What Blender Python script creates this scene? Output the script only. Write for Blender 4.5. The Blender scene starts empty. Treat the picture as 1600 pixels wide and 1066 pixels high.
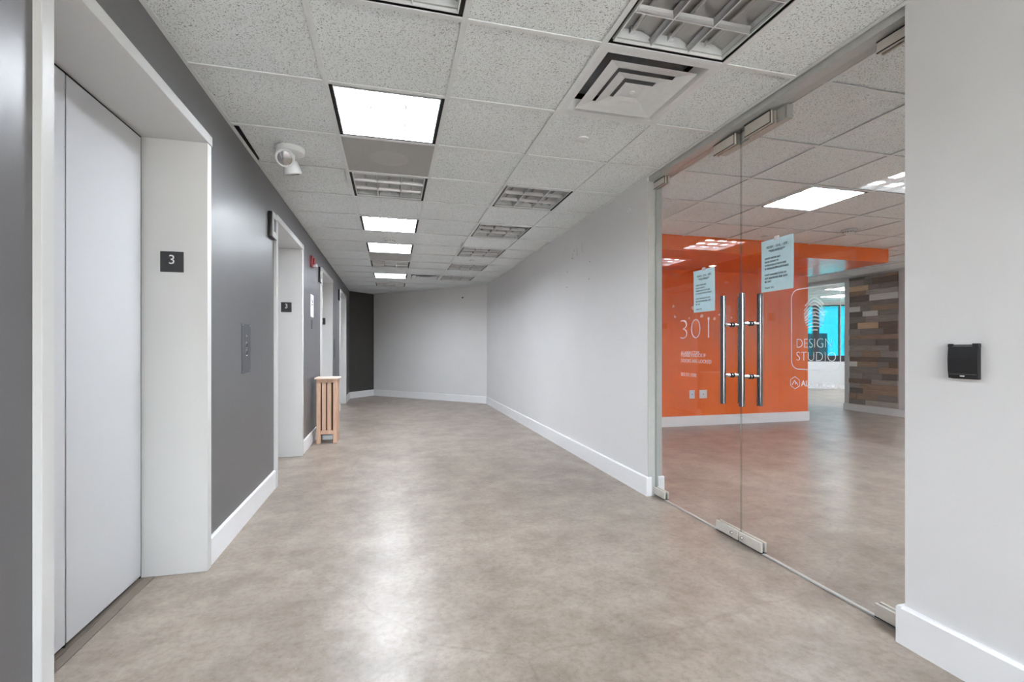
import bpy, bmesh, math, random
from mathutils import Matrix, Vector

random.seed(7)
scene = bpy.context.scene
COL = scene.collection

# ------------------------------------------------------------------ camera
EYE = 1.145          # camera height
YAW = 0.25007        # turned right of the corridor axis (+Y)
cam_data = bpy.data.cameras.new('camera')
cam_data.sensor_fit = 'HORIZONTAL'
cam_data.sensor_width = 36.0
cam_data.lens = 737.6 / 1600 * 36.0
cam_data.shift_y = 12.2 / 1600
cam_data.clip_start = 0.02
cam_data.clip_end = 300
cam = bpy.data.objects.new('camera', cam_data)
COL.objects.link(cam)
cam.location = (0, 0, EYE)
cam.rotation_euler = (math.pi / 2, 0, -YAW)
scene.camera = cam

# ------------------------------------------------------------------ world, exposure
LAMP = 25.0           # emission of a lit ceiling fixture
SKY = 0.85
SUN = 150.0
scene.view_settings.view_transform = 'Standard'
scene.view_settings.look = 'None'
scene.view_settings.gamma = 1.0
scene.view_settings.use_curve_mapping = False
scene.view_settings.exposure = 1.42
scene.cycles.max_bounces = 12
scene.cycles.diffuse_bounces = 8
scene.cycles.glossy_bounces = 5
scene.cycles.transparent_max_bounces = 24
scene.cycles.sample_clamp_indirect = 6.0
scene.cycles.caustics_reflective = False
scene.cycles.caustics_refractive = False

world = bpy.data.worlds.new('world')
scene.world = world
world.use_nodes = True
wn = world.node_tree.nodes
wl = world.node_tree.links
wn.clear()
wo = wn.new('ShaderNodeOutputWorld')
wb = wn.new('ShaderNodeBackground')
ws = wn.new('ShaderNodeTexSky')
ws.sky_type = 'NISHITA'
ws.sun_disc = False
ws.sun_elevation = math.radians(48)
ws.sun_rotation = math.radians(200)
wb.inputs['Strength'].default_value = SKY
wh = wn.new('ShaderNodeHueSaturation')      # hazy, less saturated sky
wh.inputs['Saturation'].default_value = 0.4
wl.new(ws.outputs[0], wh.inputs['Color'])
wl.new(wh.outputs[0], wb.inputs[0])
wl.new(wb.outputs[0], wo.inputs[0])

sun_data = bpy.data.lights.new('sun', 'SUN')
sun_data.energy = SUN
sun_data.angle = math.radians(0.6)
sun_data.color = (1.0, 1.0, 1.0)
sun = bpy.data.objects.new('sun', sun_data)
COL.objects.link(sun)
sun.location = (-20, 0, 40)
sun.rotation_euler = (0, math.radians(-38), 0)     # added high sun on the windowless side; lights the pale ground to brighten ceilings

# ------------------------------------------------------------------ materials
def rgb(r, g, b):
    def f(c):
        c /= 255.0
        return c / 12.92 if c <= 0.04045 else ((c + 0.055) / 1.055) ** 2.4
    return (f(r), f(g), f(b), 1.0)


class NT:
    def __init__(self, name):
        self.m = bpy.data.materials.new(name)
        self.m.use_nodes = True
        self.t = self.m.node_tree
        self.t.nodes.clear()
        self.out = self.n('OutputMaterial')

    def n(self, kind, **kw):
        nd = self.t.nodes.new('ShaderNode' + kind)
        for k, v in kw.items():
            if k.startswith('i_'):
                key = k[2:].replace('_', ' ')
                nd.inputs[key].default_value = v
            else:
                setattr(nd, k, v)
        return nd

    def l(self, a, b):
        self.t.links.new(a, b)

    def pos(self, scale=(1, 1, 1)):
        g = self.n('NewGeometry')
        m = self.n('Mapping')
        m.inputs['Scale'].default_value = scale
        self.l(g.outputs['Position'], m.inputs[0])
        return m.outputs[0]

    def noise(self, vec, scale, detail=4, rough=0.55, out=0):
        nd = self.n('TexNoise')
        nd.inputs['Scale'].default_value = scale
        nd.inputs['Detail'].default_value = detail
        nd.inputs['Roughness'].default_value = rough
        self.l(vec, nd.inputs['Vector'])
        return nd.outputs[out]

    def ramp(self, fac, stops):
        r = self.n('ValToRGB')
        e = r.color_ramp.elements
        while len(e) > 1:
            e.remove(e[-1])
        e[0].position, e[0].color = stops[0]
        for p, c in stops[1:]:
            x = e.new(p)
            x.color = c
        self.l(fac, r.inputs[0])
        return r.outputs[0]

    def mix(self, fac, a, b, mode='MIX'):
        m = self.n('Mix', data_type='RGBA', blend_type=mode)
        for s, v in ((m.inputs[0], fac), (m.inputs[6], a), (m.inputs[7], b)):
            if hasattr(v, 'links'):
                self.l(v, s)
            else:
                s.default_value = v
        return m.outputs[2]

    def math(self, op, a, b=0.0):
        m = self.n('Math', operation=op)
        for s, v in ((m.inputs[0], a), (m.inputs[1], b)):
            if hasattr(v, 'links'):
                self.l(v, s)
            else:
                s.default_value = v
        return m.outputs[0]

    def bump(self, h, strength, dist=0.01):
        b = self.n('Bump')
        b.inputs['Strength'].default_value = strength
        b.inputs['Distance'].default_value = dist
        self.l(h, b.inputs['Height'])
        return b.outputs[0]

    def bsdf(self, color=None, rough=0.5, metal=0.0, spec=0.5, coat=0.0, coat_rough=0.1, normal=None, **kw):
        p = self.n('BsdfPrincipled')
        for key, v in (('Base Color', color), ('Roughness', rough), ('Metallic', metal),
                       ('Specular IOR Level', spec), ('Coat Weight', coat), ('Coat Roughness', coat_rough), ('Normal', normal)):
            if v is None:
                continue
            if hasattr(v, 'links'):
                self.l(v, p.inputs[key])
            else:
                p.inputs[key].default_value = v
        for k, v in kw.items():
            p.inputs[k.replace('_', ' ')].default_value = v
        self.l(p.outputs[0], self.out.inputs[0])
        return p


def paint(name, col, rough=0.5, bump=0.12, mottle=0.04, spec=0.4, scale=160):
    t = NT(name)
    v = t.pos()
    a = t.noise(v, 1.7, 3)
    c = t.ramp(a, [(0.3, tuple(x * (1 - mottle) for x in col[:3]) + (1,)), (0.7, tuple(min(1, x * (1 + mottle)) for x in col[:3]) + (1,))])
    n = t.noise(v, scale, 2)
    t.bsdf(c, rough, spec=spec, normal=t.bump(n, bump, 0.002))
    return t.m


def plain(name, col, rough=0.5, metal=0.0, spec=0.5, coat=0.0, var=0.03, scale=25, bump=0.0):
    t = NT(name)
    tc = t.n('TexCoord').outputs['Object']
    a = t.noise(tc, scale, 2)
    c = t.ramp(a, [(0.3, tuple(x * (1 - var) for x in col[:3]) + (1,)), (0.7, tuple(min(1, x * (1 + var)) for x in col[:3]) + (1,))])
    nrm = t.bump(a, bump, 0.002) if bump else None
    t.bsdf(c, rough, metal, spec, coat, normal=nrm)
    return t.m


def brushed(name, col, rough=0.3, stretch=(4, 4, 400)):
    t = NT(name)
    v = t.pos(stretch)
    a = t.noise(v, 1.0, 3)
    c = t.ramp(a, [(0.3, tuple(x * 0.88 for x in col[:3]) + (1,)), (0.7, col)])
    r = t.math('MULTIPLY_ADD', a, 0.15)
    t.t.nodes[-1].inputs[2].default_value = rough - 0.07
    t.bsdf(c, r, 1.0)
    return t.m


M = {}
M['grey_wall'] = paint('charcoal_paint', rgb(98, 97, 99), 0.36, 0.10, 0.04, spec=0.55)
M['black_wall'] = paint('dark_charcoal_paint', rgb(66, 65, 63), 0.45, 0.10, 0.04)
M['white_wall'] = paint('light_grey_wall_paint', rgb(219, 219, 220), 0.55, 0.14, 0.015)
M['trim'] = paint('white_trim_paint', rgb(234, 235, 237), 0.35, 0.04, 0.01)
M['casing'] = paint('white_portal_paint', rgb(206, 206, 205), 0.42, 0.05, 0.012)
M['lift_door'] = paint('cool_white_door_enamel', rgb(199, 200, 203), 0.28, 0.03, 0.01)
M['orange'] = paint('orange_paint', rgb(234, 106, 28), 0.18, 0.05, 0.03, spec=0.45)
M['grid'] = plain('white_grid_metal', rgb(226, 230, 230), 0.45)
M['black'] = plain('black_matte', rgb(16, 16, 17), 0.6)
M['black_plastic'] = plain('black_plastic', rgb(26, 26, 28), 0.35)
M['sign_black'] = plain('black_sign_plate', rgb(36, 36, 39), 0.4)
M['sign_white'] = plain('white_sign_lettering', rgb(235, 235, 235), 0.5)
M['white_plastic'] = plain('white_plastic', rgb(222, 225, 226), 0.4)
M['grey_lens'] = plain('grey_lens', rgb(120, 122, 125), 0.15)
M['plenum'] = plain('dark_plenum', rgb(58, 40, 30), 0.9, scale=3)
M['aluminium'] = plain('satin_aluminium', rgb(188, 190, 188), 0.36, 0.1)
M['patch'] = plain('brushed_patch_fitting', rgb(205, 201, 192), 0.34, 0.2)
M['steel'] = brushed('dark_polished_steel', rgb(124, 124, 128), 0.16, (300, 300, 3))
M['chrome'] = plain('chrome', rgb(200, 200, 200), 0.08, 1.0)
M['button_steel'] = plain('grey_steel_plate', rgb(84, 85, 91), 0.42, 0.3)
M['louver'] = plain('satin_louver', rgb(176, 176, 176), 0.42, 0.7)
M['reflector'] = plain('fixture_reflector', rgb(186, 186, 185), 0.34, 0.6)
M['tube'] = plain('unlit_tube_glass', rgb(200, 200, 198), 0.2)
M['blue_paper'] = plain('pale_blue_paper', rgb(190, 218, 226), 0.8)
M['ink'] = plain('printed_ink', rgb(50, 60, 70), 0.8)
M['red'] = plain('red_alarm_plastic', rgb(140, 22, 34), 0.35)
M['liner'] = plain('dark_liner', rgb(70, 48, 34), 0.7)
M['bag'] = plain('pale_blue_bag', rgb(190, 200, 208), 0.5)
M['backset'] = plain('grey_lift_sill', rgb(128, 118, 108), 0.45, 0.3)
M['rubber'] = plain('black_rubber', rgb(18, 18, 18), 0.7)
M['hole'] = plain('dark_hole', rgb(45, 45, 45), 0.9)
M['spackle'] = plain('bare_spackle', rgb(170, 168, 165), 0.9)
M['peel'] = plain('peeled_paint', rgb(245, 200, 165), 0.8)
M['window_frame'] = plain('dark_bronze_frame', rgb(30, 32, 36), 0.4)
M['facade'] = plain('distant_facade', rgb(120, 140, 165), 0.8, scale=1)
M['facade_pale'] = plain('distant_pale_roof', rgb(190, 195, 195), 0.8, scale=1)
M['pale_ground'] = plain('outdoor_ground', rgb(196, 194, 188), 0.9, scale=0.3)  # kept pale to throw sunlight up through the windows


def mat_lamp():
    t = NT('lit_lamp_panel')
    e = t.n('Emission')
    e.inputs[0].default_value = (0.93, 0.98, 1.06, 1)
    e.inputs[1].default_value = LAMP
    t.l(e.outputs[0], t.out.inputs[0])
    return t.m


M['lamp'] = mat_lamp()


def mat_downlight():
    t = NT('lit_downlight_lens')
    e = t.n('Emission')
    e.inputs[0].default_value = (1.0, 0.95, 0.85, 1)
    e.inputs[1].default_value = 6
    t.l(e.outputs[0], t.out.inputs[0])
    return t.m


M['downlight'] = mat_downlight()


def mat_tile():
    t = NT('fissured_ceiling_tile')
    v = t.pos()
    warp = t.noise(v, 60, 2, out=1)
    vv = t.n('VectorMath', operation='MULTIPLY_ADD')
    t.l(warp, vv.inputs[0])
    vv.inputs[1].default_value = (0.012, 0.012, 0.012)
    t.l(v, vv.inputs[2])
    n1 = t.noise(vv.outputs[0], 190, 3, 0.6)
    n2 = t.noise(vv.outputs[0], 100, 3, 0.75)
    broad = t.noise(v, 2.3, 2)
    base = t.ramp(broad, [(0.3, rgb(233, 239, 240)), (0.7, rgb(240, 245, 246))])
    s1 = t.ramp(n1, [(0.36, (1, 1, 1, 1)), (0.42, (0, 0, 0, 1))])
    s2 = t.ramp(n2, [(0.335, (1, 1, 1, 1)), (0.375, (0, 0, 0, 1))])
    fac = t.math('MAXIMUM', s1, s2)
    fac = t.math('MULTIPLY', fac, 0.9)
    c = t.mix(fac, base, rgb(104, 104, 100))
    t.bsdf(c, 0.9, spec=0.1, normal=t.bump(n1, 0.35, 0.003))
    return t.m


M['tile'] = mat_tile()


def mat_perf():
    t = NT('perforated_grey_panel')
    v = t.pos()
    vo = t.n('TexVoronoi')
    vo.inputs['Scale'].default_value = 260
    vo.inputs['Randomness'].default_value = 0.0
    t.l(v, vo.inputs['Vector'])
    c = t.ramp(vo.outputs['Distance'], [(0.25, rgb(120, 120, 120)), (0.42, rgb(192, 192, 190))])
    t.bsdf(c, 0.6)
    return t.m


M['perf'] = mat_perf()


def mat_floor():
    t = NT('polished_concrete')
    v = t.pos()
    sv = t.pos((1.0, 0.55, 1))
    big = t.noise(sv, 0.75, 6, 0.62)
    mid = t.noise(v, 3.2, 6, 0.65)
    fine = t.noise(v, 38, 4, 0.7)
    c1 = t.ramp(big, [(0.30, rgb(110, 97, 86)), (0.48, rgb(148, 136, 125)), (0.70, rgb(170, 159, 148))])
    c2 = t.ramp(mid, [(0.30, rgb(100, 88, 78)), (0.50, rgb(146, 134, 123)), (0.72, rgb(178, 168, 157))])
    c = t.mix(0.5, c1, c2)
    g = t.ramp(fine, [(0.32, (0.74, 0.73, 0.71, 1)), (0.52, (0.98, 0.98, 0.98, 1)), (0.70, (1.08, 1.08, 1.07, 1))])
    c = t.mix(0.8, c, g, 'MULTIPLY')
    m12 = t.noise(v, 11, 5, 0.7)
    c = t.mix(0.7, c, t.ramp(m12, [(0.34, (0.78, 0.77, 0.75, 1)), (0.52, (1, 1, 1, 1)), (0.72, (1.08, 1.08, 1.08, 1))]), 'MULTIPLY')
    # dark stains
    st = t.noise(t.pos((1.3, 0.8, 1)), 1.1, 9, 0.68)
    sm = t.ramp(st, [(0.52, (0, 0, 0, 1)), (0.76, (1, 1, 1, 1))])
    c = t.mix(t.math('MULTIPLY', sm, 0.55), c, rgb(104, 90, 78))
    # fine specks
    sp = t.noise(v, 120, 1, 0.5)
    c = t.mix(t.ramp(sp, [(0.77, (0, 0, 0, 1)), (0.80, (0.7, 0.7, 0.7, 1))]), c, rgb(214, 205, 195))
    # hairline cracks
    wv = t.noise(v, 1.4, 4, 0.6, out=1)
    vv = t.n('VectorMath', operation='MULTIPLY_ADD')
    t.l(wv, vv.inputs[0])
    vv.inputs[1].default_value = (0.3, 0.3, 0.0)
    t.l(v, vv.inputs[2])
    vo = t.n('TexVoronoi', feature='DISTANCE_TO_EDGE')
    vo.inputs['Scale'].default_value = 0.38
    t.l(vv.outputs[0], vo.inputs['Vector'])
    cr = t.ramp(vo.outputs['Distance'], [(0.0, (1, 1, 1, 1)), (0.0012, (0, 0, 0, 1))])
    c = t.mix(t.math('MULTIPLY', cr, 0.22), c, rgb(96, 86, 76))
    rr = t.math('ADD', t.math('MULTIPLY', big, 0.14), 0.30)
    t.bsdf(c, rr, spec=0.5, coat=0.10, coat_rough=0.17, normal=t.bump(fine, 0.02, 0.002))
    return t.m


M['floor'] = mat_floor()


def mat_glass(name, tint, ior=1.42):
    """architectural pane: clear transmission with Fresnel mirror reflection"""
    t = NT(name)
    tr = t.n('BsdfTransparent')
    tr.inputs[0].default_value = tint
    gl = t.n('BsdfGlossy')
    gl.inputs['Roughness'].default_value = 0.0
    gl.inputs[0].default_value = (1, 1, 1, 1)
    # Schlick reflectance, the same on the way in and out of the pane
    g = t.n('NewGeometry')
    dp = t.n('VectorMath', operation='DOT_PRODUCT')
    t.l(g.outputs['Incoming'], dp.inputs[0])
    t.l(g.outputs['Normal'], dp.inputs[1])
    k = t.math('SUBTRACT', 1.0, t.math('ABSOLUTE', dp.outputs['Value']))
    r0 = ((ior - 1) / (ior + 1)) ** 2
    f5 = t.math('MULTIPLY', t.math('POWER', k, 5.0), 1 - r0)
    fr = t.math('ADD', f5, r0)
    mx = t.n('MixShader')
    t.l(fr, mx.inputs[0])
    t.l(tr.outputs[0], mx.inputs[1])
    t.l(gl.outputs[0], mx.inputs[2])
    t.l(mx.outputs[0], t.out.inputs[0])
    return t.m


M['glass'] = mat_glass('clear_door_glass', (0.985, 0.99, 0.988, 1))
M['edge'] = mat_glass('glass_edge', (0.90, 0.93, 0.92, 1))
M['grey_glass'] = mat_glass('grey_tinted_glass', (0.35, 0.36, 0.36, 1))
M['teal_glass'] = mat_glass('teal_tinted_glass', (0.035, 0.20, 0.22, 1))


def mat_vinyl(name, alpha):
    t = NT(name)
    tr = t.n('BsdfTransparent')
    d = t.n('BsdfDiffuse')
    d.inputs[0].default_value = (0.9, 0.9, 0.9, 1)
    mx = t.n('MixShader')
    mx.inputs[0].default_value = alpha
    t.l(tr.outputs[0], mx.inputs[1])
    t.l(d.outputs[0], mx.inputs[2])
    t.l(mx.outputs[0], t.out.inputs[0])
    return t.m


M['vinyl'] = mat_vinyl('frosted_vinyl', 0.72)
M['vinyl_faint'] = mat_vinyl('faded_frosted_vinyl', 0.42)


def mat_wood(name, a, b, grain=(3, 3, 60), rough=0.5):
    t = NT(name)
    tc = t.n('TexCoord').outputs['Object']
    m = t.n('Mapping')
    m.inputs['Scale'].default_value = grain
    t.l(tc, m.inputs[0])
    n = t.noise(m.outputs[0], 1.0, 5, 0.65)
    c = t.ramp(n, [(0.3, a), (0.7, b)])
    t.bsdf(c, rough, normal=t.bump(n, 0.15, 0.002))
    return t.m


M['oak'] = mat_wood('pale_red_oak', rgb(186, 148, 124), rgb(212, 178, 154), (60, 60, 5), 0.4)
M['oak_light'] = mat_wood('pale_oak_lid', rgb(212, 188, 172), rgb(232, 212, 198), (8, 60, 60), 0.35)
PL = [mat_wood('barn_wood', rgb(*[min(235, x * 1.18) for x in a]), rgb(*[min(240, x * 1.18) for x in b]), (40, 6, 90), 0.75) for a, b in (
    ((98, 92, 87), (132, 125, 119)), ((114, 105, 99), (150, 141, 133)), ((80, 72, 68), (106, 97, 91)),
    ((118, 98, 84), (152, 130, 112)), ((132, 126, 121), (172, 165, 158)), ((88, 72, 64), (116, 97, 86)),
    ((168, 142, 116), (198, 170, 140)), ((182, 178, 172), (214, 210, 204)))]


# ------------------------------------------------------------------ geometry helpers
class MB:
    def __init__(self):
        self.v, self.f, self.s = [], [], []

    def add(self, vs, fs, smooth=False):
        b = len(self.v)
        self.v += [tuple(p) for p in vs]
        self.f += [tuple(b + i for i in f) for f in fs]
        self.s += [smooth] * len(fs)
        return self

    def box(self, x0, x1, y0, y1, z0, z1):
        v = [(x, y, z) for z in (z0, z1) for y in (y0, y1) for x in (x0, x1)]
        return self.add(v, [(0, 2, 3, 1), (4, 5, 7, 6), (0, 1, 5, 4), (2, 6, 7, 3), (0, 4, 6, 2), (1, 3, 7, 5)])

    def bbox(self, x0, x1, y0, y1, z0, z1, bev=0.003, seg=2):
        bm = bmesh.new()
        r = bmesh.ops.create_cube(bm, size=1.0)
        for q in r['verts']:
            q.co = Vector(((x0 + x1) / 2 + q.co.x * (x1 - x0), (y0 + y1) / 2 + q.co.y * (y1 - y0), (z0 + z1) / 2 + q.co.z * (z1 - z0)))
        bmesh.ops.bevel(bm, geom=bm.edges[:], offset=bev, segments=seg, affect='EDGES', profile=0.5)
        bm.verts.index_update()
        self.add([q.co[:] for q in bm.verts], [[q.index for q in f.verts] for f in bm.faces], True)
        bm.free()
        return self

    def prism(self, pts, z0, z1):
        """counter-clockwise plan polygon extruded in z"""
        n = len(pts)
        v = [(x, y, z0) for x, y in pts] + [(x, y, z1) for x, y in pts]
        fs = [tuple(reversed(range(n))), tuple(range(n, 2 * n))]
        fs += [(i, (i + 1) % n, n + (i + 1) % n, n + i) for i in range(n)]
        return self.add(v, fs)

    def extrude(self, prof, a, b, frame):
        """profile [(u,v)] swept from a to b; frame = (U, V) vectors"""
        U, V = Vector(frame[0]), Vector(frame[1])
        n = len(prof)
        v = [tuple(Vector(a) + U * p + V * q) for p, q in prof] + [tuple(Vector(b) + U * p + V * q) for p, q in prof]
        fs = [tuple(reversed(range(n))), tuple(range(n, 2 * n))] + [(i, (i + 1) % n, n + (i + 1) % n, n + i) for i in range(n)]
        return self.add(v, fs)

    def cyl(self, a, b, r, n=24, r2=None, caps=True):
        a, b = Vector(a), Vector(b)
        d = (b - a).normalized()
        u = d.orthogonal().normalized()
        w = d.cross(u)
        r2 = r if r2 is None else r2
        vs = []
        for c, rr in ((a, r), (b, r2)):
            for i in range(n):
                t = 2 * math.pi * i / n
                vs.append(tuple(c + (u * math.cos(t) + w * math.sin(t)) * rr))
        fs = [(i, (i + 1) % n, n + (i + 1) % n, n + i) for i in range(n)]
        self.add(vs, fs, True)
        if caps:
            b0 = len(self.v) - 2 * n
            self.f += [tuple(b0 + i for i in reversed(range(n))), tuple(b0 + n + i for i in range(n))]
            self.s += [False, False]
        return self

    def lathe(self, prof, c=(0, 0, 0), axis='z', n=32):
        vs, fs = [], []
        for r, h in prof:
            for i in range(n):
                t = 2 * math.pi * i / n
                x, y = r * math.cos(t), r * math.sin(t)
                if axis == 'z':
                    p = (x, y, h)
                elif axis == 'x':
                    p = (h, x, y)
                else:
                    p = (x, h, y)
                vs.append((c[0] + p[0], c[1] + p[1], c[2] + p[2]))
        for k in range(len(prof) - 1):
            for i in range(n):
                j = (i + 1) % n
                fs.append((k * n + i, k * n + j, (k + 1) * n + j, (k + 1) * n + i))
        return self.add(vs, fs, True)

    def mesh(self, name, mat):
        me = bpy.data.meshes.new(name)
        me.from_pydata(self.v, [], self.f)
        me.polygons.foreach_set('use_smooth', self.s)
        if any(self.s):
            bm = bmesh.new()
            bm.from_mesh(me)
            bmesh.ops.remove_doubles(bm, verts=bm.verts, dist=1e-6)
            bmesh.ops.recalc_face_normals(bm, faces=bm.faces)
            bm.to_mesh(me)
            bm.free()
            me.set_sharp_from_angle(angle=math.radians(38))
        else:
            bm = bmesh.new()
            bm.from_mesh(me)
            bmesh.ops.recalc_face_normals(bm, faces=bm.faces)
            bm.to_mesh(me)
            bm.free()
        if mat is not None:
            me.materials.append(mat)
        me.update()
        return me

    def build(self, name, mat, parent=None, loc=None):
        o = bpy.data.objects.new(name, self.mesh(name, mat))
        COL.objects.link(o)
        if parent is not None:
            o.parent = parent
        if loc is not None:
            o.location = loc
        return o


def tag(o, label=None, cat=None, group=None, kind=None):
    if label:
        o['label'] = label
    if cat:
        o['category'] = cat
    if group:
        o['group'] = group
    if kind:
        o['kind'] = kind
    return o


def empty(name, loc=(0, 0, 0), rz=0.0):
    o = bpy.data.objects.new(name, None)
    o.empty_display_size = 0.1
    COL.objects.link(o)
    o.location = loc
    o.rotation_euler = (0, 0, rz)
    return o


def struct(o, label=None):
    o['kind'] = 'structure'
    if label:
        o['label'] = label
    return o


def inst(name, me, parent=None, loc=(0, 0, 0), rot=None):
    o = bpy.data.objects.new(name, me)
    COL.objects.link(o)
    if parent is not None:
        o.parent = parent
    o.location = loc
    if rot:
        o.rotation_euler = rot
    return o


def copy_tree(o, parent=None):
    c = o.copy()
    COL.objects.link(c)
    if parent is not None:
        c.parent = parent
    for ch in list(o.children):
        copy_tree(ch, c)
    return c


FACE = {  # which way the lettering looks: columns = reading direction, up, normal
    '-x': Matrix(((0, 0, -1), (-1, 0, 0), (0, 1, 0))),
    '+x': Matrix(((0, 0, 1), (1, 0, 0), (0, 1, 0))),
    '-y': Matrix(((1, 0, 0), (0, 0, -1), (0, 1, 0))),
}


def text(name, s, size, mat, loc, face, parent=None, align='LEFT', thin=0.0, depth=0.0003, sx=1.0, space=1.0, line=1.0):
    cu = bpy.data.curves.new(name, 'FONT')
    cu.body = s
    cu.size = size
    cu.align_x = align
    cu.align_y = 'BOTTOM_BASELINE'
    cu.extrude = depth
    cu.offset = thin
    cu.space_character = space
    cu.space_line = line
    cu.resolution_u = 3
    tmp = bpy.data.objects.new(name, cu)
    COL.objects.link(tmp)
    dg = bpy.context.evaluated_depsgraph_get()
    dg.update()
    me = bpy.data.meshes.new_from_object(tmp.evaluated_get(dg))
    bpy.data.objects.remove(tmp)
    bpy.data.curves.remove(cu)
    me.materials.clear()
    me.materials.append(mat)
    o = bpy.data.objects.new(name, me)
    COL.objects.link(o)
    mw = Matrix.Translation(Vector(loc)) @ FACE[face].to_4x4() @ Matrix.Diagonal((sx, 1, 1, 1))
    if parent is not None:
        o.parent = parent
        mw = Matrix.Translation(-Vector(parent.location)) @ mw
    me.transform(mw)
    return o


# ------------------------------------------------------------------ dimensions
H = 2.479                 # ceiling
T = 0.6096                # grid module
GX, GY = -0.321, 1.902    # a grid crossing
XL = -0.936               # left wall face
XR = 1.93                 # right wall face
XG = 2.0                  # glass plane
XO = 2.055                # office face of the right wall
DOOR0, DOOR1 = 1.397, 3.30   # storefront opening
WALLTOP = H + 0.30
def gx(i): return GX + T * i
def gy(j): return GY + T * j
CORR = [(XL, -3.5), (XR, -3.5), (XR, 9.67), (-0.42, 12.07), (XL, 11.45)]
SOFY, SOFZ, ORX, ORY = 4.90, 2.305, 6.45, 6.14
PORTALS = [(1.60, 2.74), (4.29, 5.42), (6.90, 8.05), (9.30, 10.42)]
XD = -1.20                # lift door plane
HD = 2.205                # portal head

# ------------------------------------------------------------------ floor
fl = MB().prism([(-1.5, -3.7), (13.6, -3.7), (13.6, 14.0), (-1.5, 14.0)], -0.12, 0.0).build('floor', M['floor'])
struct(fl, 'polished beige concrete floor with mottled stains')

# ------------------------------------------------------------------ walls
wl_ = MB()
edges = [-3.5]
for a, b in PORTALS:
    edges += [a - 0.05, b + 0.05]
edges.append(11.45)
for k in range(0, len(edges), 2):
    wl_.box(XL - 0.30, XL, edges[k], edges[k + 1], 0, WALLTOP)
for a, b in PORTALS:
    wl_.box(XL - 0.30, XL, a - 0.05, b + 0.05, HD + 0.05, WALLTOP)
wall_left = struct(wl_.build('wall_left', M['grey_wall']), 'charcoal painted lift lobby wall')


def wall_seg(name, p, q, t, mat, z0=0.0, z1=WALLTOP, label=None):
    """wall whose visible face runs p->q, thickness t to the left of that direction"""
    p, q = Vector(p), Vector(q)
    d = (q - p).normalized()
    n = Vector((-d.y, d.x)) * t
    return struct(MB().prism([tuple(p), tuple(q), tuple(q + n), tuple(p + n)], z0, z1).build(name, mat), label)


struct(MB().box(-1.55, -1.40, -3.7, 12.6, -0.12, WALLTOP + .05).build('wall_sun_block', M['black']))  # unseen black slab added to stop sun leaking in past the lift doors
wall_seg('wall_far_left', (-0.42, 12.07), (XL, 11.45), -0.15, M['black_wall'], label='dark charcoal wall at the far left end')
wall_seg('wall_far', (XR, 9.67), (-0.42, 12.07), -0.15, M['white_wall'], label='angled light grey wall closing the corridor')
struct(MB().box(XR, XO, DOOR1, 9.67, 0, WALLTOP).build('wall_right', M['white_wall']), 'light grey corridor wall beyond the glass doors')
struct(MB().box(XR, XO, -3.5, DOOR0, 0, WALLTOP).build('wall_near_right', M['white_wall']), 'light grey wall at the right edge')
ADDED_WINDOWS = [(-0.70, 1.70)]
m = MB().box(-1.24, 13.2, -3.7, -3.5, 0, .45).box(-1.24, 13.2, -3.7, -3.5, 2.35, WALLTOP)
m.box(-1.24, -.70, -3.7, -3.5, .45, 2.35).box(1.70, 13.2, -3.7, -3.5, .45, 2.35)
struct(m.build('wall_back', M['white_wall']))
for k, (a, b) in enumerate(ADDED_WINDOWS):
    w = struct(empty('window_%d' % (4 + k), (a, -3.6, .45)))  # window added behind the camera, lets daylight in to brighten the ceiling
    nb = max(2, round((b - a) / 1.25))
    for q in range(nb + 1):
        xx = (b - a) * q / nb
        MB().box(max(0, xx - .03), min(b - a, xx + .03), -.05, .05, 0, 1.9).build('mullion', M['window_frame'], w)
        if q < nb:
            MB().box(xx + .03, xx + (b - a) / nb - .03, -.004, .004, 0, 1.9).build('pane', M['glass'], w)
# header over the glass doors
hd = empty('trim_1', (XR, DOOR0, 0))
struct(hd, 'grey metal header over the glass doors')
MB().box(0.012, 0.125, 0, DOOR1 - DOOR0, 2.447, WALLTOP).build('header', M['aluminium'], hd)
# aluminium jamb channel on the end of the corridor wall
jm = empty('trim_2', (XR, DOOR1, 0))
struct(jm, 'grey jamb strips at the wall end beside the glass doors')
MB().box(0.002, 0.058, -0.008, 0.0, 0.0, 2.447).build('jamb_channel', M['aluminium'], jm)
MB().box(0.066, 0.124, -0.006, 0.0, 0.0, 2.447).build('jamb_channel', M['aluminium'], jm)

# baseboards
BB = 0.148
def base_profile(h=BB, t=0.015):
    return [(0, 0), (t, 0), (t, h - 0.008), (t - 0.006, h), (0, h)]


def baseboard(name, runs, mat=None, t=0.015):
    m = MB()
    for a, b, n in runs:
        m.extrude(base_profile(BB, t), (a[0], a[1], 0), (b[0], b[1], 0), ((n[0], n[1], 0), (0, 0, 1)))
    return struct(m.build(name, mat or M['trim']))


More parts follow.
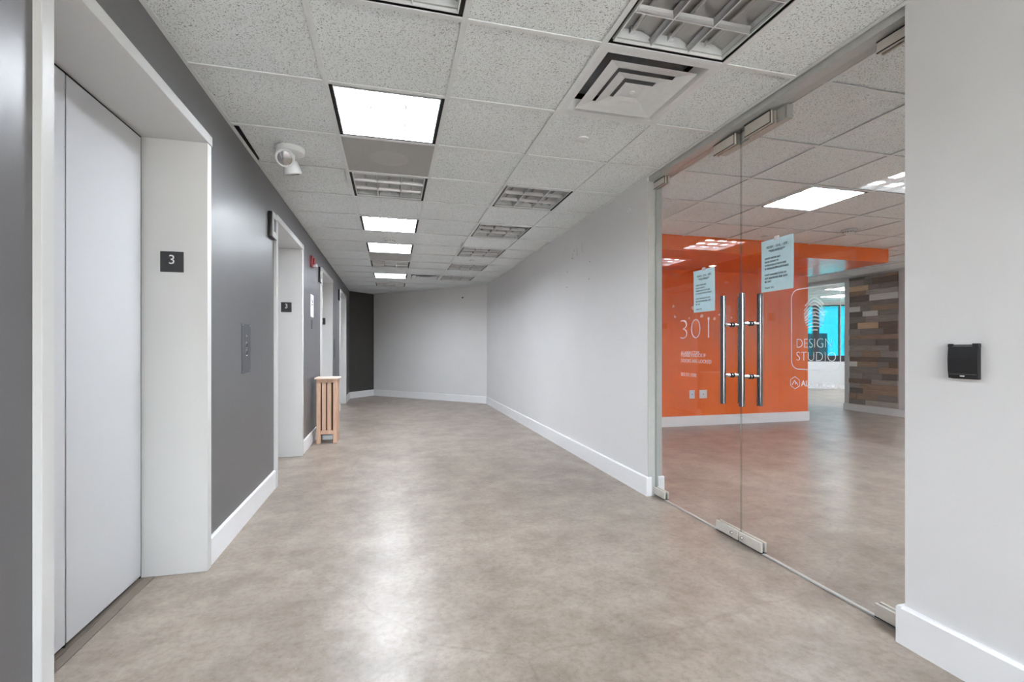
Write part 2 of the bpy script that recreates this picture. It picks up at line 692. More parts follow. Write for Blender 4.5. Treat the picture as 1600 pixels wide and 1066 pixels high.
runs = []
for k in range(0, len(edges), 2):
    y0, y1 = edges[k], edges[k + 1]
    if k + 1 == len(edges) - 1:
        y1 = 11.445
    runs.append(((XL, y0), (XL, y1), (1, 0)))
baseboard('baseboard_left', runs)
r2 = math.sqrt(0.5)
dn = Vector((-(11.45 - 12.07), (XL + 0.42))).normalized()
baseboard('baseboard_far_left', [((-0.42, 12.07), (XL, 11.45), (0.768, -0.640))])
baseboard('baseboard_far', [((XR, 9.67), (-0.42, 12.07), (-0.715, -0.700))])
baseboard('baseboard_right', [((XR, DOOR1), (XR, 9.67), (-1, 0)), ((XR - .015, DOOR1), (XR + 0.03, DOOR1), (0, -1)),
                              ((XR + 0.088, DOOR1), (XO + 0.015, DOOR1), (0, -1))])
baseboard('baseboard_near_right', [((XR, -3.5), (XR, DOOR0), (-1, 0)), ((XR - 0.020, DOOR0), (XR + 0.045, DOOR0), (0, 1))], t=0.020)
baseboard('baseboard_office', [((XO, DOOR1), (XO, ORY), (1, 0)), ((XO, -3.5), (XO, DOOR0), (1, 0))])

# ------------------------------------------------------------------ ceiling
ceil = struct(empty('ceiling', (0, 0, 0)), 'suspended grid ceiling of white fissured tiles')
MB().box(-1.5, 13.4, -3.75, 14.0, WALLTOP, WALLTOP + 0.05).build('plenum_deck', M['plenum'], ceil)


def clip(poly, region):
    """Sutherland-Hodgman against a convex counter-clockwise region"""
    out = list(poly)
    n = len(region)
    for i in range(n):
        a, b = region[i], region[(i + 1) % n]
        inp, out = out, []
        if not inp:
            return []
        def side(p):
            return (b[0] - a[0]) * (p[1] - a[1]) - (b[1] - a[1]) * (p[0] - a[0])
        for k in range(len(inp)):
            p, q = inp[k - 1], inp[k]
            sp_, sq = side(p), side(q)
            if (sp_ >= 0) != (sq >= 0):
                t = sp_ / (sp_ - sq)
                out.append((p[0] + (q[0] - p[0]) * t, p[1] + (q[1] - p[1]) * t))
            if sq >= 0:
                out.append(q)
    return out


TZ0, TZ1 = H + 0.007, H + 0.022
full_tile = MB().box(-T / 2 + .005, T / 2 - .005, -T / 2 + .005, T / 2 - .005, 0, 0.015).mesh('ceiling_tile', M['tile'])


def area(p):
    return 0.5 * abs(sum(p[i - 1][0] * p[i][1] - p[i][0] * p[i - 1][1] for i in range(len(p))))


def put_tile(x0, x1, y0, y1, region, bucket=None):
    sq = [(x0 + .005, y0 + .005), (x1 - .005, y0 + .005), (x1 - .005, y1 - .005), (x0 + .005, y1 - .005)]
    pc = clip(sq, region)
    if len(pc) < 3 or area(pc) < 0.002:
        return
    if bucket is not None:
        bucket.prism(pc, TZ0, TZ1)
        return
    if area(pc) > area(sq) - 1e-4 and abs(x1 - x0 - T) < 1e-3 and abs(y1 - y0 - T) < 1e-3:
        inst('ceiling_tile', full_tile, ceil, ((x0 + x1) / 2, (y0 + y1) / 2, TZ0))
    else:
        cx, cy = (x0 + x1) / 2, (y0 + y1) / 2
        MB().prism([(a - cx, b - cy) for a, b in pc], 0, 0.015).build('ceiling_tile', M['tile'], ceil, (cx, cy, TZ0))


tee = MB().box(-T / 2 + .012, T / 2 - .012, -.012, .012, -.003, .0015).box(-T / 2 + .012, T / 2 - .012, -.002, .002, .0015, .03).mesh('cross_tee', M['grid'])


def put_tee(x0, x1, y, region):
    ln = clip([(x0, y - .001), (x1, y - .001), (x1, y + .001), (x0, y + .001)], region)
    if len(ln) < 3:
        return
    a, b = min(p[0] for p in ln), max(p[0] for p in ln)
    if b - a < 0.03:
        return
    if b - a > T - 0.01:
        inst('cross_tee', tee, ceil, ((a + b) / 2, y, H))
    else:
        MB().box(a + .012, b - .012, y - .012, y + .012, H - .003, H + .0015).box(a + .012, b - .012, y - .002, y + .002, H + .0018, H + .03).build('cross_tee', M['grid'], ceil)


def runner(x, y0, y1, w=.012):
    MB().box(x - w, x + w, y0, y1, H - .0035, H + .0015).box(x - .002, x + .002, y0, y1, H + .002, H + .035).build('main_runner', M['grid'], ceil)


LIT, OFF, PERF, VENT = 'lit', 'off', 'perf', 'vent'
SPECIAL = {(0, 1): LIT, (0, 2): PERF, (0, 3): OFF, (0, 5): LIT, (0, 7): LIT, (0, 8): PERF, (0, 9): OFF, (0, 11): LIT, (0, 13): OFF,
           (0, -1): OFF, (2, -1): OFF, (2, 3): OFF, (2, 5): OFF, (2, 7): OFF, (2, 9): OFF, (2, 11): OFF, (2, 0): VENT, (1, 11): VENT,
           (0, -5): LIT, (2, -7): LIT}
cols = [XL] + [gx(i) for i in range(0, 4)] + [XR]       # column index c -> between cols[c], cols[c+1]; grid col = c-1
back = MB()
for j in range(-9, 17):
    y0, y1 = gy(j), gy(j + 1)
    for c in range(5):
        i = c - 1
        if (i, j) in SPECIAL:
            continue
        if i == -1 and j == 2:
            # the tile that has slipped out of its seat beside the charcoal wall
            MB().prism([(-0.03, 0), (0.24, 0), (0.24, 0.575), (-0.33 + .0, 0.575), (-0.318, 0.012)], 0, .015).build(
                'ceiling_tile', M['tile'], ceil, (-0.57, y0 + .012, TZ0 - .001))
            continue
        put_tile(cols[c], cols[c + 1], y0, y1, CORR, back if j < -2 else None)
    for c in range(5):
        if gy(j) > -3.4:
            put_tee(cols[c], cols[c + 1], gy(j), CORR)
tag(back.build('tile_field', M['tile'], ceil), kind='stuff')
for i in range(0, 4):
    x = gx(i)
    ye = 9.67 + (XR - x) * (12.07 - 9.67) / (XR + 0.42) if x > -0.42 else 11.45
    runner(x, -3.5, ye)
# wall angles
MB().box(XL, XL + .022, -3.5, 11.45, H - .001, H + .002).box(XL, XL + .002, -3.5, 11.45, H, H + .025).build('wall_angle', M['grid'], ceil)
MB().box(XR - .022, XR, -3.5, 9.67, H - .001, H + .002).build('wall_angle', M['grid'], ceil)
m_ = MB()
for a, b, n in (((XR, 9.67), (-0.42, 12.07), (-0.715, -0.700)), ((-0.42, 12.07), (XL, 11.45), (0.768, -0.640))):
    m_.extrude([(0, 0), (.022, 0), (.022, .002), (0, .002)], (a[0], a[1], H - .001), (b[0], b[1], H - .001), ((n[0], n[1], 0), (0, 0, 1)))
m_.build('wall_angle', M['grid'], ceil)

# office ceiling: same grid carried on beyond the glass
OFF_SPECIAL = {(6, 2): LIT, (6, -2): LIT, (10, -1): LIT, (10, 2): OFF, (13, 3): LIT, (10, -5): LIT, (6, -6): LIT, (13, -2): LIT}
ofR1 = [(XO, -3.5), (8.3, -3.5), (8.3, SOFY), (XO, SOFY)]
ofR2 = [(6.48, SOFY - .002), (8.3, SOFY - .002), (8.3, 12.4), (6.48, 12.4)]
bk = MB()
for i in range(3, 14):
    x0, x1 = max(gx(i), XO), min(gx(i + 1), 8.3)
    if x1 - x0 < .01:
        continue
    for j in range(-9, 18):
        if (i, j) in OFF_SPECIAL:
            continue
        far = j < -2 or j > 9 or i < 3
        put_tile(x0, x1, gy(j), gy(j + 1), ofR1, bk if far else None)
        put_tile(x0, x1, gy(j), gy(j + 1), ofR2, bk if far else None)
    for j in range(-7, 18):
        if j < 5:
            put_tee(x0, x1, gy(j), ofR1)
        elif x1 > 6.5:
            put_tee(max(x0, 6.48), x1, gy(j), ofR2)
tag(bk.build('tile_field', M['tile'], ceil), kind='stuff')
for i in range(4, 15):
    x = gx(i)
    if x < 8.3:
        runner(x, -3.5, 12.4 if x > 6.48 else SOFY)
runner(XO + .011, -3.5, SOFY)
# ceiling of the room beyond the office, tiles too far to tell apart
far_t = MB()
for i in range(14, 23):
    for j in range(-9, 20):
        x0, x1 = max(gx(i), 8.32), gx(i + 1)
        if (i, j) in ((16, 10), (18, 8), (18, 12), (20, 9), (18, 3), (18, -2)):
            continue
        far_t.box(x0 + .008, x1 - .008, gy(j) + .008, gy(j + 1) - .008, TZ0, TZ1)
tag(far_t.build('tile_field', M['tile'], ceil), kind='stuff')
far_g = MB()
for i in range(14, 23):
    far_g.box(gx(i) - .012, gx(i) + .012, -3.5, 13.8, H, H + .003)
for j in range(-8, 20):
    far_g.box(8.32, gx(23), gy(j) - .012, gy(j) + .012, H, H + .003)
tag(far_g.build('grid_field', M['grid'], ceil), kind='stuff')

# ------------------------------------------------------------------ ceiling fixtures
HW = 0.293


def blade_mesh(axis):
    prof = [(-.0028, 0), (.0028, 0), (.0032, .008), (.0055, .017), (.012, .027), (-.012, .027), (-.0055, .017), (-.0032, .008)]
    L = 0.268
    if axis == 'x':
        me = MB().extrude(prof, (-L, 0, 0), (L, 0, 0), ((0, 1, 0), (0, 0, 1))).mesh('louver_blade', M['louver'])
    else:
        me = MB().extrude(prof, (0, -L, 0), (0, L, 0), ((1, 0, 0), (0, 0, 1))).mesh('louver_blade', M['louver'])
    me.materials.append(M['grid'])          # white bottom edge, a highlight put into the colour
    for p in me.polygons:
        if p.normal.z < -0.9 and p.center.z < 0.001:
            p.material_index = 1
    return me


def ring(m, a, b, z0, z1):
    """square ring between half sizes a > b"""
    m.box(-a, a, -a, -b, z0, z1).box(-a, a, b, a, z0, z1).box(-a, -b, -b, b, z0, z1).box(b, a, -b, b, z0, z1)
    return m


bx_, by_ = blade_mesh('x'), blade_mesh('y')
hm = MB()
ring(hm, 0.299, 0.297, .004, .10)
hm.box(-.299, .299, -.299, .299, .10, .105)
ring(hm, .297, .276, .012, .016)
housing_me = hm.mesh('housing', M['black'])
rim_m = MB()
ring(rim_m, .274, .2685, -.002, .010)
for sx, sy in ((1, 0), (-1, 0), (0, 1), (0, -1)):
    pr_ = [(0, .02), (.002, .03), (.006, .06), (0, .06)]
    if sx:
        rim_m.extrude(pr_, (sx * .274, -.274, 0), (sx * .274, .274, 0), ((-sx, 0, 0), (0, 0, 1)))
    else:
        rim_m.extrude(pr_, (-.274, sy * .274, 0), (.274, sy * .274, 0), ((0, -sy, 0), (0, 0, 1)))
rim_me = rim_m.mesh('rim', M['grid'])
skirt_me = ring(MB(), .276, .2740, .010, .099).mesh('side_reflector', M['reflector'])
refl = MB()
NS = 12
vs, fs = [], []
for k in range(NS + 1):
    x = -.274 + .548 * k / NS
    z = .040 + .024 * (abs(math.sin(3 * math.pi * (k / NS))) ** 0.7)
    vs += [(x, -.274, z), (x, .274, z)]
for k in range(NS):
    fs.append((2 * k, 2 * k + 1, 2 * k + 3, 2 * k + 2))
refl.add(vs, fs, True)
refl_me = refl.mesh('reflector', M['reflector'])
tube_me = MB().cyl((0, -.25, 0), (0, .25, 0), .008, 12).mesh('tube', M['tube'])
sock_me = MB().box(-.012, .012, -.010, .010, -.012, .012).mesh('lamp_holder', M['white_plastic'])
lamp_me = MB().box(-.274, .274, -.274, .274, .040, .044).mesh('lamp_panel', M['lamp'])


def fixture(i, j, lit, label, group):
    x, y = gx(i) + T / 2, gy(j) + T / 2
    r = empty('ceiling_light', (x, y, H))
    tag(r, label, 'ceiling light', group)
    inst('housing', housing_me, r)
    inst('rim', rim_me, r)
    inst('side_reflector', skirt_me, r)
    for d in (-.094, .094):
        inst('louver_blade', bx_, r, (0, d, 0.0))
        inst('louver_blade', by_, r, (d, 0, 0.0005))
    if lit:
        inst('lamp_panel', lamp_me, r)
    else:
        inst('reflector', refl_me, r)
        for d in (-.188, 0, .188):
            tb = inst('tube', tube_me, r, (d, 0, .050))
            inst('lamp_holder', sock_me, tb, (0, -.26, 0))
            inst('lamp_holder', sock_me, tb, (0, .26, 0))
    return r


def vent(i, j, label):
    x, y = gx(i) + T / 2, gy(j) + T / 2
    r = empty('air_diffuser', (x, y, H))
    tag(r, label, 'air vent', 'four-way ceiling air diffusers')
    m = MB()
    a0, a1 = .296, .262
    ring(m, a0, a1, -.003, .003)
    m.build('face_frame', M['white_plastic'], r)
    def cone(a, b, za, zb, name, cap=False):
        th = .003
        v = []
        for h, z in ((a, za), (b, zb), (a - .004, za + th), (b - .004, zb + th)):
            v += [(-h, -h, z), (h, -h, z), (h, h, z), (-h, h, z)]
        f = []
        for k in range(4):
            n = (k + 1) % 4
            f += [(k, n, 4 + n, 4 + k), (8 + k, 12 + k, 12 + n, 8 + n), (k, 8 + k, 8 + n, n)]
        if cap:
            f.append((4, 5, 6, 7))
        MB().add(v, f).build(name, M['white_plastic'], r)
    cone(.262, .236, 0.0, .045, 'throat')
    cone(.225, .158, -.010, .003, 'cone')
    cone(.150, .090, -.012, .001, 'cone')
    cone(.080, .050, -.014, -.009, 'centre_plate', True)
    MB().box(-.24, .24, -.24, .24, .085, .09).build('duct_back', M['grey_lens'], r)
    MB().lathe([(0, -.014), (.012, -.014), (.012, -.009)], n=16).build('fixing_screw', M['sign_white'], r)
    return r


def perf(i, j, label):
    x, y = gx(i) + T / 2, gy(j) + T / 2
    r = empty('return_air_panel', (x, y, H))
    tag(r, label, 'return grille', 'grey perforated return panels')
    m = MB()
    m.box(-.292, .292, -.292, .292, .002, .005)
    m.build('perforated_sheet', M['perf'], r)
    fm = MB()
    ring(fm, .299, .292, .0, .008)
    fm.build('frame', M['grid'], r)
    MB().lathe([(0, .001), (.13, .001), (.135, .002)], n=40).build('neck_ring', M['perf'], r)
    return r


ORD = ['nearest', 'second nearest', 'third nearest', 'fourth nearest', 'fifth nearest', 'sixth nearest', 'seventh nearest']
lit_lab = {(0, 1): 'brightly lit square louvered light, the largest, in front of the grey perforated panel',
           (0, 5): 'lit louvered ceiling light between the unlit one and the smoke detector',
           (0, 7): 'lit ceiling light just beyond the round smoke detector',
           (0, 11): 'farthest lit ceiling light, beside the far air vent'}
off_lab = {(0, -1): 'unlit ceiling light cut by the top edge, left of centre',
           (0, 3): 'unlit louvered light directly beyond the nearer grey perforated panel',
           (0, 9): 'unlit light directly beyond the farther grey perforated panel',
           (0, 13): 'farthest unlit light in the left row, near the dark end wall',
           (2, -1): 'large unlit light cut by the top edge, next to the big air vent',
           (2, 3): 'unlit light, nearest of the right row beyond the sprinkler cover',
           (2, 5): 'unlit light, second of the right row beyond the sprinkler cover',
           (2, 7): 'unlit light, third of the right row beyond the sprinkler cover',
           (2, 9): 'unlit light, fourth of the right row beyond the sprinkler cover',
           (2, 11): 'unlit light, last of the right row near the end wall'}
for (i, j), k in SPECIAL.items():
    if k == LIT:
        fixture(i, j, True, lit_lab.get((i, j), 'lit louvered ceiling light behind the viewpoint'), 'lit ceiling lights')
    elif k == OFF:
        fixture(i, j, False, off_lab[(i, j)], 'unlit ceiling lights')
    elif k == VENT:
        vent(i, j, 'large stepped square air vent beside the big unlit light' if j == 0 else 'small far air vent between two rows of lights')
    else:
        perf(i, j, 'grey perforated panel between the brightest light and an unlit light' if j == 2 else 'far grey perforated panel beyond the smoke detector')
for (i, j), k in OFF_SPECIAL.items():
    if k == LIT:
        lb = {(6, 2): 'lit ceiling light seen through the glass doors above the orange soffit'}.get((i, j), 'lit office ceiling light outside the view')
        fixture(i, j, True, lb, 'lit office ceiling lights')
    else:
        fixture(i, j, False, 'unlit office ceiling light', 'unlit ceiling lights')
for n_, (i, j) in enumerate(((16, 10), (18, 8), (18, 12), (20, 9), (18, 3), (18, -2))):
    fixture(i, j, True, 'lit ceiling light in the room beyond the wood wall' if n_ else 'nearest lit ceiling light in the room beyond the orange wall', 'lit lights in the far room')

# ------------------------------------------------------------------ lift portals and doors
panel_w = None
for n, (a, b) in enumerate(PORTALS, 1):
    r = empty('door_%d' % n, (XD, (a + b) / 2, 0))
    struct(r, ['nearest white lift portal, its double door fully in view', 'second white lift portal beyond the call button plate',
               'third white lift portal, partly hidden by the slatted wooden stand', 'last white lift portal next to the dark end wall'][n - 1])
    w = (b - a) / 2
    xf = -0.915 - XD
    jamb = lambda s: MB().bbox(-.03, xf, s * w if s > 0 else -w - .05, w + .05 if s > 0 else -w, 0, HD, .002, 1)
    jamb(-1).build('casing_jamb', M['casing'], r)
    jamb(1).build('casing_jamb', M['casing'], r)
    MB().bbox(-.03, xf + .004, -w - .053, w + .053, HD, HD + .05, .002, 1).build('casing_head', M['casing'], r)
    for s in (-1, 1):
        y0, y1 = (-w + .012, -.0035) if s < 0 else (.0035, w - .012)
        MB().bbox(-.032, -.006, y0, y1, .016, HD - .010, .0015, 1).build('door_panel', M['lift_door'], r)
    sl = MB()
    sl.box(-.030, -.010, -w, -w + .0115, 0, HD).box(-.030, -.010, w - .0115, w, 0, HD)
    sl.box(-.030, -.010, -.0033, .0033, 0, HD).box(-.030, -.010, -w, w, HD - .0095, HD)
    sl.build('gap_shade_strip', M['rubber'], r)  # black strips that put the shade of the door gaps into colour
    MB().box(-.045, -.0325, -w, w, 0, HD).build('shade_backing', M['black'], r)  # black sheet close behind the panels, gives the gaps their shade
    MB().box(-.05, .006, -w, w, 0.0, .003).box(.012, .05, -w, w, 0.0, .003).build('sill', M['backset'], r)
    # floor number plate on the far reveal, facing the camera
    p = empty('floor_number_sign', (-1.075, b, 1.585))
    tag(p, ['large black floor number 3 plate in the nearest lift portal', 'black floor number 3 plate in the second lift portal',
            'small floor number plate in the third portal above the wooden stand', 'smallest, farthest floor number plate in the last lift portal'][n - 1],
        'sign', 'floor number plates')
    MB().bbox(-.052, .052, -.004, 0, -.052, .052, .0015, 1).build('plate', M['sign_black'], p)
    text('numeral', '3', .066, M['sign_white'], (-1.075, b - .0045, 1.574), '-y', p, 'CENTER', 0.0)
    br = MB()
    for (u, v) in ((-.004, -.030), (.004, -.030), (-.012, -.030), (-.012, -.034), (-.004, -.034)):
        br.cyl((u, -.004, v), (u, -.0055, v), .0012, 6)
    br.build('braille', M['sign_black'], p)

# lanterns beside portals 2-4
for n, (a, b) in enumerate(PORTALS[1:]):
    y0 = a - .05 - .18
    r = empty('lift_lantern', (XL, y0, 2.03))
    tag(r, ['black and steel lift lantern beside the second portal, largest', 'lift lantern beside the third portal, just past the red fire alarm',
            'smallest lift lantern beside the last portal'][n], 'indicator', 'hall lanterns beside the lift portals')
    MB().bbox(0, .026, 0, .15, 0, .20, .004, 2).build('back_box', M['black_plastic'], r)
    fr = MB()
    fr.bbox(.026, .034, .0, .15, 0, .05, .002, 1).bbox(.026, .034, .0, .15, .15, .20, .002, 1)
    fr.bbox(.026, .034, .0, .04, .05, .15, .002, 1).bbox(.026, .034, .11, .15, .05, .15, .002, 1)
    fr.build('face_plate', M['aluminium'], r)
    MB().box(.0255, .029, .04, .11, .05, .15).build('lens', M['grey_lens'], r)

# call plates
for n, (y0, y1, z0, z1) in enumerate(((3.375, 3.565, .985, 1.31), (8.42, 8.56, .985, 1.31))):
    r = empty('call_button_plate', (XL, y0, z0))
    tag(r, ['steel lift call plate with two round black buttons on the near charcoal wall', 'small steel lift call plate between the last two portals'][n],
        'button plate', 'lift call plates')
    w, h = y1 - y0, z1 - z0
    MB().bbox(0, .005, 0, w, 0, h, .0015, 1).build('plate', M['button_steel'], r)
    for zc in (.185, .135):
        bt = MB().lathe([(0, .010), (.014, .010), (.017, .007), (.017, .0045)], (0, w / 2, zc), 'x', 24).build('button', M['black_plastic'], r)
        MB().lathe([(.018, .005), (.020, .0075), (.022, .005)], (0, w / 2, zc), 'x', 24).build('button_ring', M['chrome'], bt)
    MB().lathe([(0, .0065), (.006, .0065), (.007, .005)], (0, w / 2, .245), 'x', 16).build('key_switch', M['chrome'], r)
    for yy in (.012, w - .012):
        for zz in (.012, h - .012):
            MB().lathe([(0, .0062), (.003, .0062), (.0035, .005)], (0, yy, zz), 'x', 8).build('screw', M['chrome'], r)

# fire alarm
r = empty('fire_alarm', (XL, 6.02, 2.12))
tag(r, 'red fire alarm with white strobe high on the charcoal wall', 'fire alarm')
MB().bbox(0, .028, 0, .115, 0, .135, .004, 2).build('body', M['red'], r)
MB().bbox(.028, .05, .02, .095, .03, .11, .006, 2).build('horn_cover', M['red'], r)
MB().bbox(.028, .070, .03, .085, .005, .045, .008, 2).build('strobe_lens', M['white_plastic'], r)

# wall notices between second and third portal
for n, (z0, z1) in enumerate(((1.665, 1.80), (1.53, 1.66))):
    r = empty('wall_notice', (XL, 6.06, z0))
    tag(r, ['upper white pictogram notice beside the third portal', 'lower white pictogram notice beside the third portal'][n], 'sign', 'white wall notices')
    h = z1 - z0
    MB().bbox(0, .004, 0, .20, 0, h, .001, 1).build('notice_board', M['sign_white'], r)
    pg = MB()
    if n == 0:
        pg.box(.004, .005, .03, .045, .05, .10).box(.004, .005, .06, .07, .03, .08).cyl((.004, .0375, .11), (.005, .0375, .11), .008, 12)
        pg.extrude([(0, 0), (.05, 0), (.025, .045)], (.004, .10, .045), (.005, .10, .045), ((0, 1, 0), (0, 0, 1)))
        pg.box(.004, .005, .03, .17, .012, .022)
    else:
        for k in range(5):
            pg.box(.004, .005, .05 + k * .02, .068 + k * .02, .03 + k * .012, .036 + k * .012).box(.004, .005, .05 + k * .02, .054 + k * .02, .03 + k * .012, .048 + k * .012)
        pg.cyl((.004, .12, .105), (.005, .12, .105), .008, 12)
    pg.build('pictogram', M['ink'], r)
r = empty('wall_lettering', (XL, 6.11, 1.385))
tag(r, 'narrow dark plaque under the white notices on the charcoal wall', 'sign')
MB().bbox(0, .003, 0, .07, 0, .115, .001, 1).build('plaque', M['sign_black'], r)

# ------------------------------------------------------------------ slatted wooden stand
sx0, sy0 = -0.875, 6.09
st = empty('slatted_wooden_stand', (sx0, sy0, 0))
tag(st, 'tall narrow slatted oak stand with pale lid against the charcoal wall', 'stand')
W_, D_, Z_ = .235, .26, .775
P_ = .046
for (x, y) in ((0, 0), (W_ - P_, 0), (0, D_ - P_), (W_ - P_, D_ - P_)):
    MB().bbox(x, x + P_, y, y + P_, 0, Z_, .002, 1).build('leg', M['oak'], st)
for (y) in (.004, D_ - .026):
    MB().bbox(P_, W_ - P_, y, y + .022, .735, Z_, .001, 1).build('top_rail', M['oak'], st)
    MB().bbox(P_, W_ - P_, y, y + .022, .108, .155, .001, 1).build('bottom_rail', M['oak'], st)
    for k in range(2):
        x = P_ + .0145 + k * (.046 + .014)
        MB().bbox(x, x + .046, y + .004, y + .018, .155, .735, .001, 1).build('slat', M['oak'], st)
for x in (.004, W_ - .026):
    MB().bbox(x, x + .022, P_, D_ - P_, .735, Z_, .001, 1).build('top_rail', M['oak'], st)
    MB().bbox(x, x + .022, P_, D_ - P_, .108, .155, .001, 1).build('bottom_rail', M['oak'], st)
    for k in range(2):
        y = P_ + .020 + k * (.046 + .02)
        MB().bbox(x + .004, x + .018, y, y + .046, .155, .735, .001, 1).build('slat', M['oak'], st)
MB().bbox(-.022, W_ + .02, -.02, D_ + .02, Z_, Z_ + .022, .005, 2).build('lid', M['oak_light'], st)
MB().bbox(.035, W_ - .035, .035, D_ - .035, .10, .72, .01, 2).build('liner', M['liner'], st)
MB().bbox(.055, W_ - .055, .05, D_ - .05, .03, .10, .02, 3).build('liner_bag', M['bag'], st)

# ------------------------------------------------------------------ glass doors
GT = .006
GTOP, GBOT = 2.441, .010
MIDY = 2.365
for n, (ya, yb, side) in enumerate(((MIDY + .0015, DOOR1 - .012, 1), (DOOR0 + .004, MIDY - .0015, -1))):
    d = empty('door_%d' % (5 + n), (XG, (ya + yb) / 2, 0))
    struct(d, 'left frameless glass door with 301 lettering' if n == 0 else 'right frameless glass door with the fingerprint logo')
    cy = (ya + yb) / 2
    h = (yb - ya) / 2
    # pane: two large faces of clear glass, edges slightly green
    MB().box(-GT, GT, -h, h, GBOT, GTOP).build('glass_pane', M['glass'], d)
    ed = MB()
    ed.box(-GT, GT, -h - .0006, -h + .0003, GBOT, GTOP).box(-GT, GT, h - .0003, h + .0006, GBOT, GTOP)
    ed.build('glass_edge', M['edge'], d)
    MB().box(-.008, .008, -h, h, .002, .0095).build('bottom_seal', M['aluminium'], d)
    # patch fittings: clamp plates on both sides of the glass
    def patch(y0, y1, z0, z1, name):
        m = MB()
        m.bbox(-.020, -GT - .0005, y0 - cy, y1 - cy, z0, z1, .0015, 1)
        m.bbox(GT + .0005, .020, y0 - cy, y1 - cy, z0, z1, .0015, 1)
        q = m.build(name, M['patch'], d)
        g = MB()
        if z0 > 1:
            g.box(-.0212, -.0202, y0 - cy, y1 - cy, z0, z0 + .005).box(-.0212, -.0202, y0 - cy, y1 - cy, z1 - .005, z1)
            g.box(-.0212, -.0202, y0 - cy, y0 - cy + .005, z0, z1)
        else:
            g.box(-.0170, .0170, y0 - cy, y1 - cy, z0 - .006, z0 - .0005)
        g.build('gasket', M['rubber'], q)
        return q
    if side > 0:
        patch(DOOR1 - .155, DOOR1 - .010, .016, .070, 'bottom_pivot_patch')
        patch(DOOR1 - .165, DOOR1 - .010, 2.385, 2.441, 'top_pivot_patch')
        lk = patch(MIDY + .004, MIDY + .200, .014, .068, 'bottom_lock_patch')
        patch(MIDY + .032, MIDY + .220, 2.366, 2.432, 'top_lock_patch')
        ly = MIDY + .055
    else:
        patch(DOOR0 + .004, DOOR0 + .160, .016, .070, 'bottom_pivot_patch')
        patch(DOOR0 + .004, DOOR0 + .150, 2.385, 2.436, 'top_pivot_patch')
        lk = patch(MIDY - .175, MIDY - .004, .014, .068, 'bottom_lock_patch')
        patch(MIDY - .245, MIDY - .050, 2.366, 2.436, 'top_lock_patch')
        ly = MIDY - .030
    MB().lathe([(0, -.029), (.008, -.029), (.010, -.026), (.010, -.019)], (0, ly - cy, .042), 'x', 20).build('lock_cylinder', M['chrome'], lk)
    # ladder pull: bar each side, two through bolts
    yh = MIDY + (.078 if side > 0 else -.078)
    hx = .062
    pb = empty('pull_handle', (0, 0, 0))
    pb.parent = d
    for s in (-1, 1):
        MB().cyl((s * hx, yh - cy, .815), (s * hx, yh - cy, 1.463), .0165, 28).build('grip_bar', M['steel'], pb)
    for z in (.985, 1.290):
        MB().cyl((-hx + .012, yh - cy, z), (hx - .012, yh - cy, z), .0105, 18).build('standoff', M['chrome'], pb)
        w_ = MB()
        w_.cyl((-GT - .006, yh - cy, z), (-GT, yh - cy, z), .0145, 20).cyl((GT, yh - cy, z), (GT + .006, yh - cy, z), .0145, 20)
        w_.build('washer', M['rubber'], pb)
    xs = XG - GT - .0006
    if side > 0:
        t = text('suite_number', '301', .205, M['vinyl_faint'], (xs, 2.985, 1.212), '-x', d, 'LEFT', -.006, .0002, 1.30)
        text('lettering', 'ALARM.COM', .034, M['vinyl_faint'], (xs, 2.953, 1.106), '-x', d, sx=1.05)
        text('lettering', 'PLEASE KNOCK IF\nDOORS ARE LOCKED', .034, M['vinyl_faint'], (xs, 2.953, 1.050), '-x', d, line=1.15, sx=1.0)
        text('lettering', '863.301.1090', .034, M['vinyl_faint'], (xs, 2.953, .954), '-x', d, sx=.95)
    else:
        # rounded frame of the logo
        y0, y1, z0, z1, rr, w = 1.721, 1.999, 1.040, 1.448, .045, .0045
        def rrect(r_, ins):
            pts = []
            for cx_, cz_, a0 in ((y1 - rr, z1 - rr, 0), (y0 + rr, z1 - rr, 90), (y0 + rr, z0 + rr, 180), (y1 - rr, z0 + rr, 270)):
                for k in range(9):
                    a = math.radians(a0 + 90 * k / 8)
                    pts.append((cx_ + (rr - ins) * math.cos(a), cz_ + (rr - ins) * math.sin(a)))
            return pts
        A, B = rrect(rr, 0), rrect(rr, w)
        vv = [(0, p[0] - cy, p[1]) for p in A] + [(0, p[0] - cy, p[1]) for p in B]
        N = len(A)
        MB().add([(xs - XG, b_, c_) for _, b_, c_ in vv], [(k, (k + 1) % N, N + (k + 1) % N, N + k) for k in range(N)]).build('logo_frame', M['vinyl'], d)
        text('logo_lettering', 'DESIGN', .067, M['vinyl'], (xs, 1.970, 1.150), '-x', d, 'LEFT', -.0016, .0002, .90)
        text('logo_lettering', 'STUDIO', .067, M['vinyl'], (xs, 1.970, 1.085), '-x', d, 'LEFT', -.0016, .0002, .95)
        # fingerprint: nested arches clipped to an upright oval
        fy, fz, ea, eb = 1.862, 1.316, .060, .086
        fp = MB()
        def ribbon(pts, w=.0062):
            run = []
            def flush():
                if len(run) > 1:
                    for k in range(len(run) - 1):
                        p, q = Vector(run[k]), Vector(run[k + 1])
                        n_ = Vector((-(q - p).y, (q - p).x))
                        if n_.length < 1e-9:
                            continue
                        n_ = n_.normalized() * w / 2
                        P4 = [p + n_, q + n_, q - n_, p - n_]
                        fp.add([(xs - XG, fy - z_.x - cy, fz + z_.y) for z_ in P4], [(0, 1, 2, 3)])
            for p in pts:
                if (p[0] / ea) ** 2 + (p[1] / eb) ** 2 <= 1.0:
                    run.append(p)
                else:
                    flush()
                    run = []
            flush()
